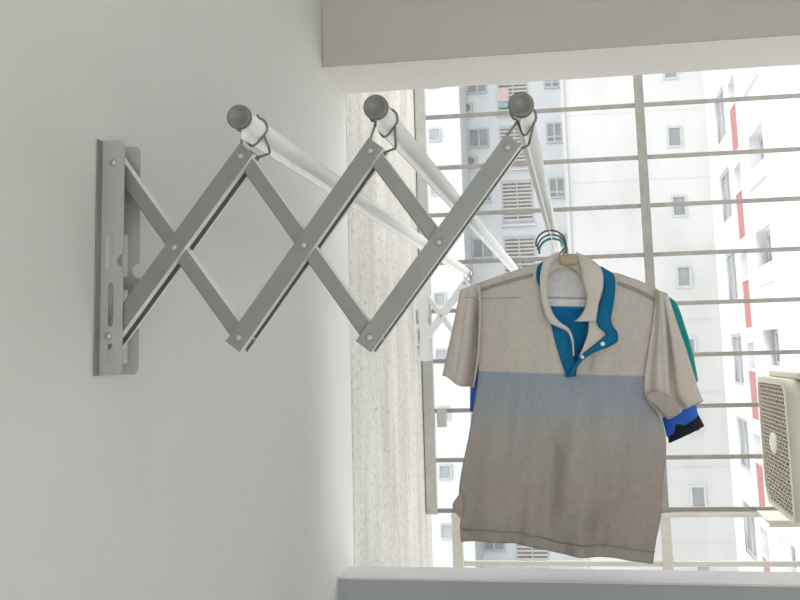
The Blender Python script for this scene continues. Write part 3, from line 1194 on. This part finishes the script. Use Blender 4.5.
# drain pipe on the corner
local(obj('drain_pipe', tube(bmesh.new(), [(xw0 + .12, YW - .07, ZL), (xw0 + .12, YW - .07, ZT)], .035, 8), M['wframe']), b1)
# left wing
xl1 = at(461, 150, 1, YL).x
local(bxo('wall', (-26, YL, ZL), (xl1, YL + 5, ZT), M['bldcool']), b1)
refl = R2(437, 350.5, 447.5, 363.5, 1, YL)
pl = (at(431, 135, 1, YL).z - at(445, 531, 1, YL).z) / 7.0
zl0 = at(445, 531, 1, YL).z
for k in range(-3, 10):
    zc = zl0 + k * pl
    if zc < ZT - 1:
        window(b1, 'y', YL, (refl[0][0] - .1, zc - .36), (refl[1][0] + .05, zc + .36), frame=.08, depth=.1, out=.1, pm='pane2')
# recessed middle bays
local(bxo('wall', (xl1 - .5, YC, ZL), (xw0 + .8, YC + 1, ZT), M['bldcool']), b1)
rl = R2(501, 181, 534, 221, 1, YC)
pc = at(517, 200, 1, YC).z - at(519, 256, 1, YC).z
rs = R2(472, 239, 494, 258, 1, YC)
rc = R2(548, 178, 566, 198, 1, YC)
for k in range(-6, 5):
    louvre(b1, YC, (rl[0][0], rl[0][1] + k * pc), (rl[1][0], rl[1][1] + k * pc))
    window(b1, 'y', YC, (rs[0][0], rs[0][1] + k * pc), (rs[1][0], rs[1][1] + k * pc), frame=.09, depth=.1, out=.1, mull=2, pm='pane')
    window(b1, 'y', YC, (rc[0][0], rc[0][1] + k * pc), (rc[1][0], rc[1][1] + k * pc), frame=.10, depth=.1, out=.1, mull=2, hmull=.3, pm='pane')
    z = rl[0][1] + k * pc - .25
    local(bxo('sill_ledge', (rl[0][0] - .1, YC - .22, z), (rl[1][0] + .1, YC, z + .10), M['bldcool']), b1)

# tiny air conditioners on the recessed bays
for lab, (px0, py0, px1, py1) in (('small white air conditioner unit high on the distant recessed wall', (462.5, 103, 472.5, 113)),
                                  ('small white air conditioner unit, lower one on the distant recessed wall', (466.5, 156, 476.5, 166))):
    a, b = R2(px0, py0, px1, py1, 1, YC - .4)
    t = thing('air_conditioner', lab, 'air conditioner', ((a[0] + b[0]) / 2, YC - .25, a[1]), 'distant air conditioner units')
    local(bxo('casing', (a[0], YC - .42, a[1]), (b[0], YC - .002, b[1]), M['wframe'], bevel=.02), t)
    bm = bmesh.new()
    cx = a[0] + (b[0] - a[0]) * .4
    cz = (a[1] + b[1]) / 2
    rr = (b[1] - a[1]) * .36
    tube(bm, [(cx, YC - .45, cz), (cx, YC - .43, cz)], rr, 20)
    local(obj('fan_guard', bm, M['louverdark']), t)
# washing behind the top louvred window
for lab, mk, px_ in (('pink washing hung at the distant top louvred window', 'pink', (497, 88, 509, 101)), ('turquoise washing hung at the distant top louvred window, below the pink', 'cyan', (499, 102, 511, 107))):
    a, b = R2(*px_, 1, YC - .2)
    bm = bmesh.new()
    g = []
    for j in range(7):
        g.append([bm.verts.new((a[0] + (b[0] - a[0]) * i / 8, YC - .16 - .03 * math.sin(i * 1.9 + j * .3), b[1] + (a[1] - b[1]) * j / 6)) for i in range(9)])
    for j in range(6):
        for i in range(8):
            bm.faces.new((g[j][i], g[j][i + 1], g[j + 1][i + 1], g[j + 1][i]))
    o = obj('washing', bm, M[mk], smooth=True)
    tag(o, lab, 'laundry', 'washing at the distant window')

# right-hand building, its long side running away from us
XR = at(739, 300, 1, 38.0).x
b2 = thing('apartment_building', 'white apartment building with red vertical panels between its windows, on the right', 'building', (XR + 5, 34, -41.5))


def yr(px):
    return at(px, 352, 0, XR).y


storey = 3.02
z_red0, z_red1 = at(747, 328, 0, XR).z, at(747, 280, 0, XR).z
ya, yb = yr(754.0), yr(747.0)           # red stripe column
yc, yd = yr(742.0), yr(731.5)           # far window column
ye, yf = yr(779.5), yr(764.5)           # near window column
zr0 = z_red0
pr = (at(731.5, 128, 0, XR).z - at(756, 481, 0, XR).z) / 4.0
zw1 = at(733, 334, 0, XR).z
zw0 = at(733, 384, 0, XR).z
zn1 = at(772, 329, 0, XR).z
zn0 = at(772, 366, 0, XR).z
holes = []
feats = []
for k in range(-5, 7):
    d = k * pr
    holes.append(rect(ya, zr0 + d, yb, z_red1 + d))                                       # red panel, set back
    holes.append(rect(ya, z_red1 + d + .10, yb, zr0 + d + pr - .45))                      # grey recess above it
    holes.append(rect(yc, zw0 + d, yd, zw1 + d))
    holes.append(rect(ye, zn0 + d, yf, zn1 + d))
local(obj('wall', plate(rect(14, ZL, yr(722.5), ZT), holes, .42, Matrix.Translation((XR + .21, 0, 0)) @ YZ), M['bld']), b2)
for k in range(-5, 7):
    d = k * pr
    local(bxo('red_panel', (XR + .03, ya, zr0 + d), (XR + .2, yb, z_red1 + d), M['red']), b2)
    local(bxo('recess_panel', (XR + .33, ya, z_red1 + d + .10), (XR + .40, yb, zr0 + d + pr - .45), M['wframe']), b2)
    window(b2, 'x', XR + .05, (yc, zw0 + d), (yd, zw1 + d), frame=.10, mull=2, depth=.1, out=.0, pm='pane')
    window(b2, 'x', XR + .30, (ye, zn0 + d), (yf, zn1 + d), frame=.12, mull=2, depth=.1, out=.0, pm='pane')
    local(bxo('sill_ledge', (XR - .10, ye - .3, zn0 + d - .55), (XR, yf + .3, zn0 + d - .40), M['bld']), b2)
local(bxo('wall', (XR + .45, 14, ZL), (XR + 12, yr(722.5) - .01, ZT), M['bld']), b2)

# ------------------------------------------------------------------- light
w = bpy.data.worlds.new('overcast_sky')
scn.world = w
w.use_nodes = True
nt = w.node_tree
bg = nt.nodes['Background']
tc = nt.nodes.new('ShaderNodeTexCoord')
sp = nt.nodes.new('ShaderNodeSeparateXYZ')
nt.links.new(tc.outputs['Generated'], sp.inputs[0])
rp = nt.nodes.new('ShaderNodeValToRGB')
rp.color_ramp.elements[0].position = .0
rp.color_ramp.elements[0].color = (.80, .83, .87, 1)
rp.color_ramp.elements[1].position = .9
rp.color_ramp.elements[1].color = (1, 1, 1, 1)
nt.links.new(sp.outputs['Z'], rp.inputs['Fac'])
nt.links.new(rp.outputs['Color'], bg.inputs['Color'])
bg.inputs['Strength'].default_value = 2.6

# added unseen fill lamp behind the camera, brightens the balcony interior
ld = bpy.data.lights.new('interior_fill', 'AREA')
ld.shape = 'RECTANGLE'
ld.size, ld.size_y = 2.1, 2.2
ld.energy = 26
ld.color = (1, .985, .96)
lo = bpy.data.objects.new('interior_fill', ld)
COL.objects.link(lo)
lo.location = (1.35, BK - .2, -.2)
lo.rotation_euler = (math.radians(90), 0, 0)
lo.rotation_euler = Vector((0, 1, .05)).to_track_quat('-Z', 'Y').to_euler()

scn.view_settings.view_transform = 'Standard'
scn.view_settings.look = 'None'
scn.view_settings.exposure = 0
scn.view_settings.gamma = 1
scn.cycles.max_bounces = 10
scn.cycles.diffuse_bounces = 6
